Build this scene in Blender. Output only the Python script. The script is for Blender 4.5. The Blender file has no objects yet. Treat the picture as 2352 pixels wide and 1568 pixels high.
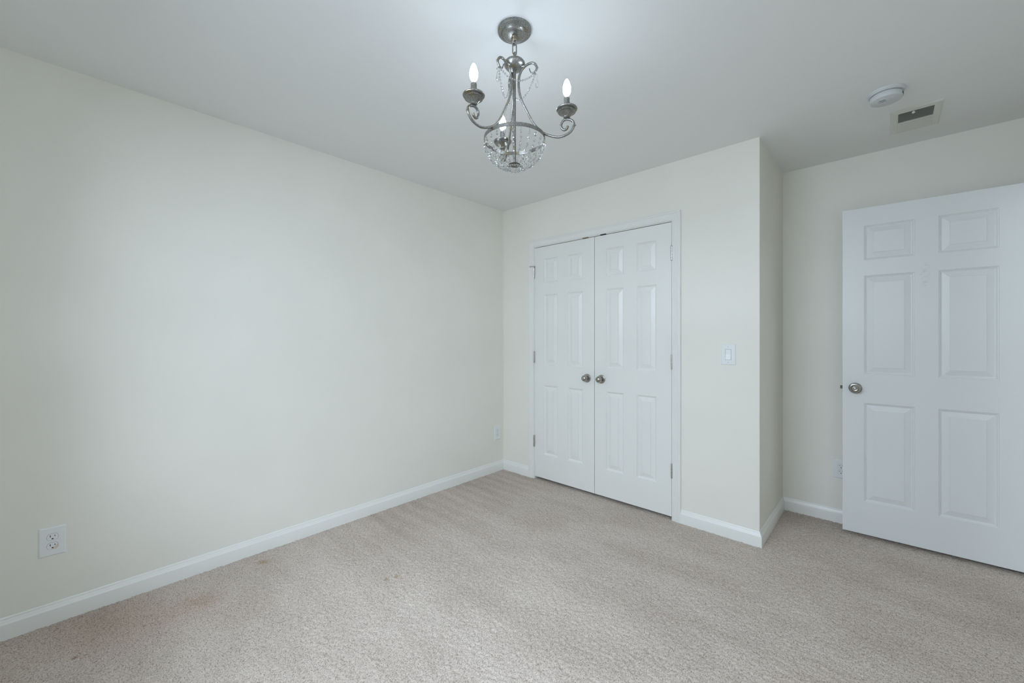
import bpy, bmesh, math, random
import numpy as np
from mathutils import Vector, Matrix

S = bpy.context.scene
COL = S.collection
PI = math.pi
rnd = random.Random(7)
H = 2.44                      # ceiling height
YR, XR, YA, XC = -3.23, 3.245, 0.732, 2.12   # rear wall, right wall, alcove back wall, closet corner

# ------------------------------------------------------------------ camera
cam = bpy.data.cameras.new('camera')
cam.sensor_width = 36.0
cam.lens = 932.8 / 2352 * 36.0
cam.shift_y = -9.55 / 2352
cam.clip_start = 0.02
camo = bpy.data.objects.new('camera', cam)
COL.objects.link(camo)
camo.location = (2.6804, -2.7775, 1.2463)
camo.rotation_euler = (PI / 2, 0, math.radians(42.7736))
S.camera = camo

# ------------------------------------------------------------------ exposure, world, added lights
S.view_settings.view_transform = 'Standard'
S.view_settings.look = 'None'
S.view_settings.gamma = 1.0
S.view_settings.exposure = -0.14
S.view_settings.use_curve_mapping = False
S.cycles.caustics_reflective = False
S.cycles.caustics_refractive = False
S.cycles.max_bounces = 14
S.cycles.diffuse_bounces = 8
S.cycles.transparent_max_bounces = 24
W = bpy.data.worlds.new('sky')
S.world = W
W.use_nodes = True
nt = W.node_tree
bg = nt.nodes['Background']
sky = nt.nodes.new('ShaderNodeTexSky')
sky.sky_type = 'NISHITA'
sky.sun_disc = False
sky.sun_elevation = math.radians(38)
nt.links.new(sky.outputs[0], bg.inputs[0])
bg.inputs[1].default_value = 0.05

WIN = (0.95, 2.55, 1.02, 2.20)          # unseen window added in the rear wall, x0 x1 z0 z1
def area(name, loc, rot, sx, sy, power, col):
    l = bpy.data.lights.new(name, 'AREA')
    l.shape = 'RECTANGLE'; l.size = sx; l.size_y = sy
    l.energy = power; l.color = col
    o = bpy.data.objects.new(name, l)
    COL.objects.link(o)
    o.location = loc; o.rotation_euler = rot
    return o
ADDED_LIGHT_C = (0.715, 0.845, 1.0)
# area lights added outside each unseen window to brighten the room
area('added_rear_light', ((WIN[0] + WIN[1]) / 2, YR - 0.75, 2.30), (math.radians(69), 0, 0), 2.4, 1.3, 214.0, ADDED_LIGHT_C)
WY = (-3.10, -2.05)                     # second unseen window, added in the right wall for more light
area('added_side_light', (XR + 0.80, (WY[0] + WY[1]) / 2, 2.35), (math.radians(62), 0, PI / 2), 1.5, 1.3, 56.0, ADDED_LIGHT_C)
area('added_hall_light', (XR + 0.65, 0.655, H - 0.30), (0, 0, 0), 0.15, 0.08, 5.0, (0.78, 0.87, 1.0))  # unseen lamp added in the hall to brighten the closet side wall
BULB_W = 82.0

# ------------------------------------------------------------------ materials
def mat(name, col, rough=0.5, metal=0.0, **kw):
    m = bpy.data.materials.new(name)
    m.use_nodes = True
    b = m.node_tree.nodes['Principled BSDF']
    b.inputs['Base Color'].default_value = (*col, 1)
    b.inputs['Roughness'].default_value = rough
    b.inputs['Metallic'].default_value = metal
    for k, v in kw.items():
        b.inputs[k].default_value = v
    return m
def nd(m, t, **kw):
    n = m.node_tree.nodes.new(t)
    for k, v in kw.items():
        if k in n.inputs: n.inputs[k].default_value = v
        else: setattr(n, k, v)
    return n
def lk(m, a, b): m.node_tree.links.new(a, b)
def coords(m, out='Object'): return nd(m, 'ShaderNodeTexCoord').outputs[out]
def bump(m, scale, strength, dist=0.001, detail=3.0):
    n = nd(m, 'ShaderNodeTexNoise'); n.inputs['Scale'].default_value = scale; n.inputs['Detail'].default_value = detail
    lk(m, coords(m), n.inputs['Vector'])
    b = nd(m, 'ShaderNodeBump'); b.inputs['Strength'].default_value = strength; b.inputs['Distance'].default_value = dist
    lk(m, n.outputs[0], b.inputs['Height'])
    lk(m, b.outputs[0], m.node_tree.nodes['Principled BSDF'].inputs['Normal'])
    return m
def tint(m, c1, c2, scale, detail=3.0, lo=0.35, hi=0.65):
    n = nd(m, 'ShaderNodeTexNoise'); n.inputs['Scale'].default_value = scale; n.inputs['Detail'].default_value = detail
    lk(m, coords(m), n.inputs['Vector'])
    r = nd(m, 'ShaderNodeValToRGB')
    r.color_ramp.elements[0].position = lo; r.color_ramp.elements[0].color = (*c1, 1)
    r.color_ramp.elements[1].position = hi; r.color_ramp.elements[1].color = (*c2, 1)
    lk(m, n.outputs[0], r.inputs[0])
    lk(m, r.outputs[0], m.node_tree.nodes['Principled BSDF'].inputs['Base Color'])
    return m

WALL_C = (0.80, 0.785, 0.722)
M_wall = bump(tint(mat('wall_paint', WALL_C, 0.6), tuple(c * 0.985 for c in WALL_C), tuple(min(1, c * 1.012) for c in WALL_C), 2.5), 260, 0.12, 0.0008)
M_ceil = bump(mat('ceiling_paint', (0.82, 0.83, 0.825), 0.8), 240, 0.12, 0.0008)
M_trim = bump(mat('trim_paint', (0.79, 0.79, 0.76), 0.35), 120, 0.05, 0.0005)
M_door = bump(mat('door_paint', (0.79, 0.79, 0.76), 0.38), 300, 0.10, 0.0005)
M_plastic = bump(mat('white_plastic', (0.79, 0.81, 0.81), 0.3), 400, 0.02, 0.0002)
M_dark = tint(mat('dark_slot', (0.02, 0.02, 0.02), 0.7), (0.015, 0.015, 0.015), (0.03, 0.03, 0.03), 80)
M_gapline = tint(mat('seam_grey', (0.16, 0.17, 0.17), 0.7), (0.14, 0.15, 0.15), (0.2, 0.2, 0.2), 80)
M_vent = bump(mat('vent_enamel', (0.70, 0.70, 0.66), 0.4), 200, 0.03, 0.0003)
M_duct = tint(mat('duct_metal', (0.05, 0.05, 0.05), 0.7), (0.04, 0.04, 0.04), (0.07, 0.065, 0.06), 30)
M_detect = bump(mat('detector_plastic', (0.62, 0.645, 0.65), 0.55), 300, 0.03, 0.0003)
M_nickel = tint(mat('satin_nickel', (0.5, 0.48, 0.45), 0.26, 1.0), (0.34, 0.325, 0.30), (0.44, 0.42, 0.39), 60)
M_chrome = tint(mat('hinge_nickel', (0.62, 0.6, 0.57), 0.3, 1.0), (0.5, 0.48, 0.45), (0.7, 0.68, 0.65), 90)
M_brown = tint(mat('raw_wood', (0.22, 0.14, 0.08), 0.7), (0.18, 0.11, 0.06), (0.28, 0.19, 0.12), 60)
M_bezel = tint(mat('bezel_grey', (0.4, 0.41, 0.42), 0.6), (0.36, 0.37, 0.38), (0.44, 0.45, 0.46), 60)
M_rub = tint(mat('white_rubber', (0.6, 0.6, 0.58), 0.6), (0.55, 0.55, 0.53), (0.65, 0.65, 0.63), 60)

# antique silver of the chandelier
M_silver = mat('antique_silver', (0.4, 0.4, 0.4), 0.36, 0.85)
def build_silver(m):
    c = coords(m)
    n1 = nd(m, 'ShaderNodeTexNoise'); n1.inputs['Scale'].default_value = 520; n1.inputs['Detail'].default_value = 4
    n2 = nd(m, 'ShaderNodeTexNoise'); n2.inputs['Scale'].default_value = 38; n2.inputs['Detail'].default_value = 3
    lk(m, c, n1.inputs['Vector']); lk(m, c, n2.inputs['Vector'])
    r1 = nd(m, 'ShaderNodeValToRGB')
    e = r1.color_ramp.elements
    e[0].position = 0.30; e[0].color = (0.08, 0.077, 0.07, 1)
    e[1].position = 0.70; e[1].color = (0.52, 0.515, 0.49, 1)
    k = e.new(0.5); k.color = (0.262, 0.258, 0.242, 1)
    r2 = nd(m, 'ShaderNodeValToRGB')
    r2.color_ramp.elements[0].position = 0.55; r2.color_ramp.elements[0].color = (1, 1, 1, 1)
    r2.color_ramp.elements[1].position = 0.68; r2.color_ramp.elements[1].color = (0.95, 0.82, 0.55, 1)
    lk(m, n1.outputs[0], r1.inputs[0]); lk(m, n2.outputs[0], r2.inputs[0])
    mx = nd(m, 'ShaderNodeMix', data_type='RGBA', blend_type='MULTIPLY'); mx.inputs[0].default_value = 1
    lk(m, r1.outputs[0], mx.inputs[6]); lk(m, r2.outputs[0], mx.inputs[7])
    b = m.node_tree.nodes['Principled BSDF']
    lk(m, mx.outputs[2], b.inputs['Base Color'])
    bp = nd(m, 'ShaderNodeBump'); bp.inputs['Strength'].default_value = 0.25; bp.inputs['Distance'].default_value = 0.0006
    lk(m, n1.outputs[0], bp.inputs['Height']); lk(m, bp.outputs[0], b.inputs['Normal'])
build_silver(M_silver)
M_bronze = tint(mat('dark_bronze', (0.1, 0.09, 0.07), 0.45, 0.8), (0.05, 0.045, 0.035), (0.17, 0.15, 0.12), 400)

def glassy(name, transp, ior=1.5):
    m = bpy.data.materials.new(name); m.use_nodes = True
    t = m.node_tree; t.nodes.remove(t.nodes['Principled BSDF'])
    out = t.nodes['Material Output']
    g = nd(m, 'ShaderNodeBsdfGlass'); g.inputs['Roughness'].default_value = 0.0; g.inputs['IOR'].default_value = ior
    n = nd(m, 'ShaderNodeTexNoise'); n.inputs['Scale'].default_value = 40
    lk(m, coords(m), n.inputs['Vector'])
    r = nd(m, 'ShaderNodeValToRGB')
    r.color_ramp.elements[0].color = (0.95, 0.97, 0.97, 1); r.color_ramp.elements[1].color = (1, 1, 1, 1)
    lk(m, n.outputs[0], r.inputs[0]); lk(m, r.outputs[0], g.inputs['Color'])
    tr = nd(m, 'ShaderNodeBsdfTransparent')
    mx = nd(m, 'ShaderNodeMixShader'); mx.inputs[0].default_value = transp
    lk(m, g.outputs[0], mx.inputs[1]); lk(m, tr.outputs[0], mx.inputs[2]); lk(m, mx.outputs[0], out.inputs[0])
    return m
M_crystal = glassy('cut_crystal', 0.15, 1.52)
def thin_glass(name, gloss):
    m = bpy.data.materials.new(name); m.use_nodes = True
    t = m.node_tree; t.nodes.remove(t.nodes['Principled BSDF'])
    out = t.nodes['Material Output']
    tr = nd(m, 'ShaderNodeBsdfTransparent')
    gl = nd(m, 'ShaderNodeBsdfGlossy'); gl.inputs['Roughness'].default_value = 0.03
    fr = nd(m, 'ShaderNodeFresnel'); fr.inputs['IOR'].default_value = 1.45
    mt = nd(m, 'ShaderNodeMath', operation='MULTIPLY'); mt.inputs[1].default_value = gloss
    geo = nd(m, 'ShaderNodeNewGeometry'); inv = nd(m, 'ShaderNodeMath', operation='SUBTRACT'); inv.inputs[0].default_value = 1.0
    lk(m, geo.outputs['Backfacing'], inv.inputs[1])
    m2 = nd(m, 'ShaderNodeMath', operation='MULTIPLY'); lk(m, fr.outputs[0], m2.inputs[0]); lk(m, inv.outputs[0], m2.inputs[1])
    lk(m, m2.outputs[0], mt.inputs[0])
    mx = nd(m, 'ShaderNodeMixShader')
    lk(m, mt.outputs[0], mx.inputs[0]); lk(m, tr.outputs[0], mx.inputs[1]); lk(m, gl.outputs[0], mx.inputs[2])
    lk(m, mx.outputs[0], out.inputs[0])
    return m
M_bulbglass = thin_glass('bulb_glass', 0.45)
M_pane = thin_glass('window_glass', 0.6)
M_fil = bpy.data.materials.new('glowing_filament'); M_fil.use_nodes = True
t = M_fil.node_tree; t.nodes.remove(t.nodes['Principled BSDF'])
em = nd(M_fil, 'ShaderNodeEmission'); em.inputs[0].default_value = (0.73, 0.85, 1.0, 1); em.inputs[1].default_value = BULB_W
lk(M_fil, em.outputs[0], t.nodes['Material Output'].inputs[0])

# carpet
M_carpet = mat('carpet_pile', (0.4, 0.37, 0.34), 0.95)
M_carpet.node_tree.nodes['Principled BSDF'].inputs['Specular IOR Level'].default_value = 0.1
def build_carpet(m):
    c = coords(m)
    b = m.node_tree.nodes['Principled BSDF']
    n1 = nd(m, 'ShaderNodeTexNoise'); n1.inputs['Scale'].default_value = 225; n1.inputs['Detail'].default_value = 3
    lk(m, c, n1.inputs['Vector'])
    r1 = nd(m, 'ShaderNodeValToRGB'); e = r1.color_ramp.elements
    e[0].position = 0.33; e[0].color = (0.285, 0.233, 0.195, 1)  # dark end paints the shade between tufts into the pile colour
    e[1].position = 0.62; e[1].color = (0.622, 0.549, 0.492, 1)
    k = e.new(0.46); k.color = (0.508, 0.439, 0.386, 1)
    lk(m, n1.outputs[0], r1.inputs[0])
    # brushed pile, broad patches
    mp = nd(m, 'ShaderNodeMapping'); mp.inputs['Rotation'].default_value = (0, 0, math.radians(20)); mp.inputs['Scale'].default_value = (1.0, 2.4, 1)
    lk(m, c, mp.inputs[0])
    n2 = nd(m, 'ShaderNodeTexNoise'); n2.inputs['Scale'].default_value = 1.6; n2.inputs['Detail'].default_value = 4; n2.inputs['Roughness'].default_value = 0.6
    lk(m, mp.outputs[0], n2.inputs['Vector'])
    r2 = nd(m, 'ShaderNodeValToRGB'); e = r2.color_ramp.elements
    e[0].position = 0.33; e[0].color = (0.89, 0.875, 0.865, 1); e[1].position = 0.62; e[1].color = (1.04, 1.04, 1.04, 1)
    lk(m, n2.outputs[0], r2.inputs[0])
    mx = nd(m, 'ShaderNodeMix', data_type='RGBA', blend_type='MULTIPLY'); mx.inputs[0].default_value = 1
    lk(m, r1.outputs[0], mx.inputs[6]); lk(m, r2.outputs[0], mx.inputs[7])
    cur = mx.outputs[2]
    # stains with a shape of their own: (x, y, radius, stretch, strength, colour)
    for (x, y, ra, sx, st, col) in [(0.135, -2.06, 0.030, 1.4, 0.55, (0.75, 0.55, 0.28)),
                                    (0.30, -2.37, 0.11, 1.2, 0.42, (0.78, 0.62, 0.50)),
                                    (0.50, -2.25, 0.17, 1.0, 0.22, (0.78, 0.66, 0.56)),
                                    (0.356, -2.775, 0.013, 1.0, 0.8, (0.45, 0.32, 0.2)),
                                    (0.22, -2.62, 0.26, 1.8, 0.36, (0.80, 0.66, 0.56)),
                                    (0.963, -0.645, 0.20, 1.4, 0.32, (0.80, 0.74, 0.64)),
                                    (0.798, -1.632, 0.018, 1.0, 0.6, (0.6, 0.45, 0.25)),
                                    (0.78, -1.68, 0.018, 1.0, 0.6, (0.6, 0.45, 0.25)),
                                    (1.10, -2.32, 0.10, 2.2, 0.28, (0.72, 0.66, 0.62)),
                                    (2.45, -1.02, 0.16, 1.8, 0.30, (0.72, 0.66, 0.62)),
                                    (1.55, -2.05, 0.12, 2.4, 0.26, (0.74, 0.70, 0.67))]:
        mp = nd(m, 'ShaderNodeMapping'); mp.vector_type = 'TEXTURE'
        mp.inputs['Location'].default_value = (x, y, 0); mp.inputs['Rotation'].default_value = (0, 0, math.radians(35))
        mp.inputs['Scale'].default_value = (ra * sx, ra, ra)
        lk(m, c, mp.inputs[0])
        nz = nd(m, 'ShaderNodeTexNoise'); nz.inputs['Scale'].default_value = 2.2; nz.inputs['Detail'].default_value = 4
        lk(m, mp.outputs[0], nz.inputs['Vector'])
        ln = nd(m, 'ShaderNodeVectorMath', operation='LENGTH'); lk(m, mp.outputs[0], ln.inputs[0])
        ad = nd(m, 'ShaderNodeMath', operation='ADD'); lk(m, ln.outputs['Value'], ad.inputs[0]); lk(m, nz.outputs[0], ad.inputs[1])
        mr = nd(m, 'ShaderNodeMapRange'); mr.inputs[1].default_value = 0.75; mr.inputs[2].default_value = 1.45
        mr.inputs[3].default_value = st; mr.inputs[4].default_value = 0.0
        lk(m, ad.outputs[0], mr.inputs[0])
        mx = nd(m, 'ShaderNodeMix', data_type='RGBA', blend_type='MULTIPLY')
        lk(m, mr.outputs[0], mx.inputs[0]); lk(m, cur, mx.inputs[6]); mx.inputs[7].default_value = (*col, 1)
        cur = mx.outputs[2]
    # vacuum strokes in the pile, square to the left wall near the far corner
    wv = nd(m, 'ShaderNodeTexWave'); wv.bands_direction = 'Y'; wv.inputs['Scale'].default_value = 2.9; wv.inputs['Distortion'].default_value = 1.6
    wv.inputs['Detail'].default_value = 2; wv.inputs['Detail Scale'].default_value = 1.2
    lk(m, c, wv.inputs['Vector'])
    sp = nd(m, 'ShaderNodeSeparateXYZ'); lk(m, c, sp.inputs[0])
    mx_ = nd(m, 'ShaderNodeMapRange'); mx_.inputs[1].default_value = 0.35; mx_.inputs[2].default_value = 0.85; mx_.inputs[3].default_value = 1; mx_.inputs[4].default_value = 0
    my_ = nd(m, 'ShaderNodeMapRange'); my_.inputs[1].default_value = -1.9; my_.inputs[2].default_value = -1.2; my_.inputs[3].default_value = 0; my_.inputs[4].default_value = 1
    lk(m, sp.outputs[0], mx_.inputs[0]); lk(m, sp.outputs[1], my_.inputs[0])
    mm = nd(m, 'ShaderNodeMath', operation='MULTIPLY'); lk(m, mx_.outputs[0], mm.inputs[0]); lk(m, my_.outputs[0], mm.inputs[1])
    m3 = nd(m, 'ShaderNodeMath', operation='MULTIPLY'); lk(m, mm.outputs[0], m3.inputs[0]); lk(m, wv.outputs['Fac'], m3.inputs[1])
    mx = nd(m, 'ShaderNodeMix', data_type='RGBA', blend_type='MULTIPLY')
    lk(m, m3.outputs[0], mx.inputs[0]); lk(m, cur, mx.inputs[6]); mx.inputs[7].default_value = (0.91, 0.885, 0.87, 1)
    cur = mx.outputs[2]
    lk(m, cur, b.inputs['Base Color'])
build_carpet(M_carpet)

# faint grey scuffs on the bedroom door
M_scuffed = mat('scuffed_door_paint', (0.745, 0.762, 0.765), 0.38)
def build_scuffs(m):
    b = m.node_tree.nodes['Principled BSDF']; c = coords(m)
    mp = nd(m, 'ShaderNodeMapping'); mp.vector_type = 'TEXTURE'
    mp.inputs['Location'].default_value = (0.372, 0, 1.595); mp.inputs['Scale'].default_value = (0.022, 1, 0.075)
    lk(m, c, mp.inputs[0])
    ln = nd(m, 'ShaderNodeVectorMath', operation='LENGTH'); lk(m, mp.outputs[0], ln.inputs[0])
    mk = nd(m, 'ShaderNodeMapRange'); mk.inputs[1].default_value = 0.7; mk.inputs[2].default_value = 1.1; mk.inputs[3].default_value = 1; mk.inputs[4].default_value = 0
    lk(m, ln.outputs['Value'], mk.inputs[0])
    ms = nd(m, 'ShaderNodeMapping'); ms.inputs['Scale'].default_value = (1, 1, 2.5); lk(m, c, ms.inputs[0])
    nz = nd(m, 'ShaderNodeTexNoise'); nz.inputs['Scale'].default_value = 42; lk(m, ms.outputs[0], nz.inputs['Vector'])
    th = nd(m, 'ShaderNodeMapRange'); th.inputs[1].default_value = 0.50; th.inputs[2].default_value = 0.62; th.inputs[3].default_value = 0; th.inputs[4].default_value = 0.5
    lk(m, nz.outputs[0], th.inputs[0])
    ml = nd(m, 'ShaderNodeMath', operation='MULTIPLY'); lk(m, mk.outputs[0], ml.inputs[0]); lk(m, th.outputs[0], ml.inputs[1])
    mx = nd(m, 'ShaderNodeMix', data_type='RGBA'); lk(m, ml.outputs[0], mx.inputs[0])
    mx.inputs[6].default_value = (0.745, 0.762, 0.765, 1); mx.inputs[7].default_value = (0.55, 0.56, 0.56, 1)
    lk(m, mx.outputs[2], b.inputs['Base Color'])
build_scuffs(M_scuffed); bump(M_scuffed, 300, 0.10, 0.0005)

# ------------------------------------------------------------------ mesh helpers
def box(bm, x0, x1, y0, y1, z0, z1, mi=0):
    v = [bm.verts.new(p) for p in ((x0, y0, z0), (x1, y0, z0), (x1, y1, z0), (x0, y1, z0), (x0, y0, z1), (x1, y0, z1), (x1, y1, z1), (x0, y1, z1))]
    for q in ((0, 3, 2, 1), (4, 5, 6, 7), (0, 1, 5, 4), (1, 2, 6, 5), (2, 3, 7, 6), (3, 0, 4, 7)):
        f = bm.faces.new([v[i] for i in q]); f.material_index = mi
def lathe(bm, prof, seg=32, M=None, mi=0):
    """prof: list of (r, z) around local z; r == 0 collapses to a point."""
    rings = []
    for r, z in prof:
        if r < 1e-7:
            p = Vector((0, 0, z)); rings.append([bm.verts.new(M @ p if M else p)])
        else:
            ring = []
            for k in range(seg):
                a = 2 * PI * k / seg
                p = Vector((r * math.cos(a), r * math.sin(a), z))
                ring.append(bm.verts.new(M @ p if M else p))
            rings.append(ring)
    for A, B in zip(rings, rings[1:]):
        for k in range(seg):
            a = A[k % len(A)]; b = A[(k + 1) % len(A)]; c = B[(k + 1) % len(B)]; d = B[k % len(B)]
            vs = []
            for v in (a, b, c, d):
                if v not in vs: vs.append(v)
            if len(vs) > 2:
                f = bm.faces.new(vs); f.material_index = mi
    for R, flip in ((rings[0], True), (rings[-1], False)):
        if len(R) > 2:
            f = bm.faces.new(R[::-1] if flip else R); f.material_index = mi
def tube(bm, pts, rad, seg=10, closed=False, mi=0):
    pts = [Vector(p) for p in pts]; n = len(pts)
    if not hasattr(rad, '__len__'): rad = [rad] * n
    rings = []; up = None
    for i in range(n):
        if closed: t = pts[(i + 1) % n] - pts[i - 1]
        else: t = pts[min(i + 1, n - 1)] - pts[max(i - 1, 0)]
        t.normalize()
        if up is None:
            up = Vector((0, 0, 1)) if abs(t.z) < 0.9 else Vector((1, 0, 0))
        s = t.cross(up); s.normalize(); up = s.cross(t); up.normalize()
        rings.append([bm.verts.new(pts[i] + (s * math.cos(2 * PI * k / seg) + up * math.sin(2 * PI * k / seg)) * rad[i]) for k in range(seg)])
    m = n if closed else n - 1
    for i in range(m):
        A, B = rings[i], rings[(i + 1) % n]
        for k in range(seg):
            f = bm.faces.new((A[k], A[(k + 1) % seg], B[(k + 1) % seg], B[k])); f.material_index = mi
    if not closed:
        bm.faces.new(rings[0][::-1]).material_index = mi; bm.faces.new(rings[-1]).material_index = mi
def cyl(bm, p, q, r, seg=14, mi=0): tube(bm, [p, q], r, seg, mi=mi)
def obj(name, bm, mats, parent=None, smooth=None, recalc=True):
    if recalc: bmesh.ops.recalc_face_normals(bm, faces=bm.faces[:])
    me = bpy.data.meshes.new(name); bm.to_mesh(me); bm.free()
    for m in (mats if isinstance(mats, (list, tuple)) else [mats]): me.materials.append(m)
    if smooth is not None:
        me.shade_smooth(); me.set_sharp_from_angle(angle=math.radians(smooth))
    o = bpy.data.objects.new(name, me); COL.objects.link(o)
    if parent: o.parent = parent
    return o
def tag(o, label, cat, group=None, kind=None):
    o['label'] = label; o['category'] = cat
    if group: o['group'] = group
    if kind: o['kind'] = kind
    return o
def empty(name, loc, rot=(0, 0, 0)):
    o = bpy.data.objects.new(name, None); COL.objects.link(o)
    o.location = loc; o.rotation_euler = rot; o.empty_display_size = 0.05
    return o
def struct(name, bm, m, label, cat, smooth=None):
    return tag(obj(name, bm, m, None, smooth), label, cat, None, 'structure')
def BM(): return bmesh.new()
def copy_tree(o, parent=None):
    c = o.copy(); COL.objects.link(c)
    if parent: c.parent = parent
    for ch in list(o.children): copy_tree(ch, c)
    return c

# ------------------------------------------------------------------ room shell
# carpet: a fine grid of tufts
def carpet():
    st = 0.0052
    xs = np.arange(0.0, XR + 1.2, st); ys = np.arange(YR, YA + st, st)
    nx, ny = len(xs), len(ys)
    rs = np.random.RandomState(3)
    X, Y = np.meshgrid(xs, ys, indexing='ij')
    Z = rs.uniform(-1, 1, (nx, ny))
    Zs = (Z + 0.5 * (np.roll(Z, 1, 0) + np.roll(Z, -1, 0)) * 0.5 + 0.5 * (np.roll(Z, 1, 1) + np.roll(Z, -1, 1)) * 0.5) / 1.6
    Zs = Zs * 0.0034 - 0.001
    X = X + rs.uniform(-0.0016, 0.0016, (nx, ny)); Y = Y + rs.uniform(-0.0016, 0.0016, (nx, ny))
    co = np.stack([X, Y, Zs], -1).reshape(-1, 3).astype(np.float32)
    idx = np.arange(nx * ny).reshape(nx, ny)
    q = np.stack([idx[:-1, :-1], idx[1:, :-1], idx[1:, 1:], idx[:-1, 1:]], -1).reshape(-1, 4).astype(np.int32)
    me = bpy.data.meshes.new('floor')
    me.vertices.add(len(co)); me.vertices.foreach_set('co', co.ravel())
    me.loops.add(q.size); me.loops.foreach_set('vertex_index', q.ravel())
    me.polygons.add(len(q)); me.polygons.foreach_set('loop_start', np.arange(0, q.size, 4, dtype=np.int32))
    me.update(calc_edges=True)
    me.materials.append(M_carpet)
    me.shade_smooth()
    o = bpy.data.objects.new('floor', me); COL.objects.link(o)
    return tag(o, 'beige cut pile carpet with faint stains covering the whole floor', 'carpet', None, 'structure')
carpet()

bm = BM(); box(bm, -0.1, XR + 1.3, YR - 0.1, YA + 0.1, H, H + 0.1)
struct('ceiling', bm, M_ceil, 'flat off-white ceiling over the whole room', 'ceiling')
bm = BM(); box(bm, -0.1, 0, YR - 0.1, YA + 0.1, -0.05, H)
struct('wall_left', bm, M_wall, 'long blank cream wall on the left, running from corner to corner', 'wall')
bm = BM(); box(bm, 0.0, XR + 1.2, YA, YA + 0.1, -0.05, H)
struct('wall_alcove', bm, M_wall, 'set-back cream wall behind the open white door', 'wall')
JX0, JX1, JZ = 0.387, 1.597, 2.038       # closet opening between the jambs
bm = BM()
box(bm, 0, JX0 - 0.018, 0, 0.11, -0.05, H); box(bm, JX1 + 0.018, XC, 0, 0.11, -0.05, H)
box(bm, JX0 - 0.018, JX1 + 0.018, 0, 0.11, JZ + 0.018, H)
struct('wall_back', bm, M_wall, 'cream far wall around the double closet doors', 'wall')
bm = BM(); box(bm, XC - 0.11, XC, 0.11, YA, -0.05, H)
struct('wall_closet_side', bm, M_wall, 'narrow shaded side wall of the closet, turned towards the open door', 'wall')
# right wall with the bedroom doorway, and the hall beyond it
DY0, DY1, DZ = -0.20, 0.597, 2.065
bm = BM()
box(bm, XR, XR + 0.11, YR, WY[0], -0.05, H); box(bm, XR, XR + 0.11, WY[1], DY0, -0.05, H)
box(bm, XR, XR + 0.11, WY[0], WY[1], -0.05, WIN[2]); box(bm, XR, XR + 0.11, WY[0], WY[1], WIN[3], H)
box(bm, XR, XR + 0.11, DY1, YA, -0.05, H); box(bm, XR, XR + 0.11, DY0, DY1, DZ, H)
struct('wall_right', bm, M_wall, 'cream wall on the right with the bedroom doorway', 'wall')
bm = BM(); box(bm, XR + 1.2, XR + 1.3, YR - 0.1, YA + 0.1, -0.05, H)
struct('wall_hall', bm, M_wall, 'cream hallway wall seen through the bedroom doorway', 'wall')
bm = BM()
box(bm, 0, WIN[0], YR - 0.1, YR, -0.05, H); box(bm, WIN[1], XR + 1.2, YR - 0.1, YR, -0.05, H)
box(bm, WIN[0], WIN[1], YR - 0.1, YR, -0.05, WIN[2]); box(bm, WIN[0], WIN[1], YR - 0.1, YR, WIN[3], H)
struct('wall_rear', bm, M_wall, 'cream wall behind the viewer with the added window in it', 'wall')
# windows, out of view, added to let the area lights in
def wrect(bm, x0, x1, z0, z1, w, y0, y1):
    box(bm, x0, x1, y0, y1, z0, z0 + w); box(bm, x0, x1, y0, y1, z1 - w, z1)
    box(bm, x0, x0 + w, y0, y1, z0 + w, z1 - w); box(bm, x1 - w, x1, y0, y1, z0 + w, z1 - w)
def window(name, loc, rotz, hw, hz, label):
    win = empty(name, loc, (0, 0, rotz)); tag(win, label, 'window', None, 'structure')
    bm = BM(); wrect(bm, -hw, hw, 0, hz, 0.035, -0.09, -0.01); wrect(bm, -hw - 0.057, hw + 0.057, -0.057, hz + 0.057, 0.057, 0.0, 0.014)
    obj('window_frame', bm, M_trim, win)
    bm = BM(); box(bm, -hw + 0.035, hw - 0.035, -0.075, -0.035, hz / 2 - 0.02, hz / 2 + 0.02)
    obj('meeting_rail', bm, M_trim, win)
    for z0, z1 in ((0.035, hz / 2 - 0.02), (hz / 2 + 0.02, hz - 0.035)):
        bm = BM(); box(bm, -hw + 0.035, hw - 0.035, -0.057, -0.053, z0, z1); obj('pane', bm, M_pane, win)
window('added_window_1', ((WIN[0] + WIN[1]) / 2, YR, WIN[2]), 0, (WIN[1] - WIN[0]) / 2, WIN[3] - WIN[2], 'white double-hung window added out of view behind the viewer to let light in')
window('added_window_2', (XR, (WY[0] + WY[1]) / 2, WIN[2]), PI / 2, (WY[1] - WY[0]) / 2, WIN[3] - WIN[2], 'white double-hung window added out of view in the right wall to let light in')

# baseboards: profile (thickness, height) swept along a wall, mitred at the ends
BB = [(0.0, -0.012), (0.0135, -0.012), (0.0135, 0.0615), (0.0128, 0.0640), (0.0102, 0.0672), (0.0092, 0.0695), (0.0080, 0.0735), (0.0052, 0.0792), (0.0044, 0.0812), (0.0044, 0.0838), (0.0020, 0.0885), (0.0, 0.0900)]
def baseboard(name, a, b, nrm, m0, m1, label):
    a, b, nrm = Vector((*a, 0)), Vector((*b, 0)), Vector((*nrm, 0)); d = (b - a).normalized()
    bm = BM()
    A = [bm.verts.new(a + nrm * t - d * (m0 * t) + Vector((0, 0, z))) for t, z in BB]
    B = [bm.verts.new(b + nrm * t + d * (m1 * t) + Vector((0, 0, z))) for t, z in BB]
    n = len(BB)
    for i in range(n): bm.faces.new((A[i], A[(i + 1) % n], B[(i + 1) % n], B[i]))
    bm.faces.new(A[::-1]); bm.faces.new(B)
    return struct(name, bm, M_trim, label, 'baseboard', 25)
baseboard('baseboard_left', (0, YR), (0, 0), (1, 0), -1, -1, 'long white baseboard along the blank left wall')
baseboard('baseboard_corner', (0, 0), (0.3285, 0), (0, -1), -1, 0, 'short white baseboard between the far corner and the closet trim')
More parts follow.
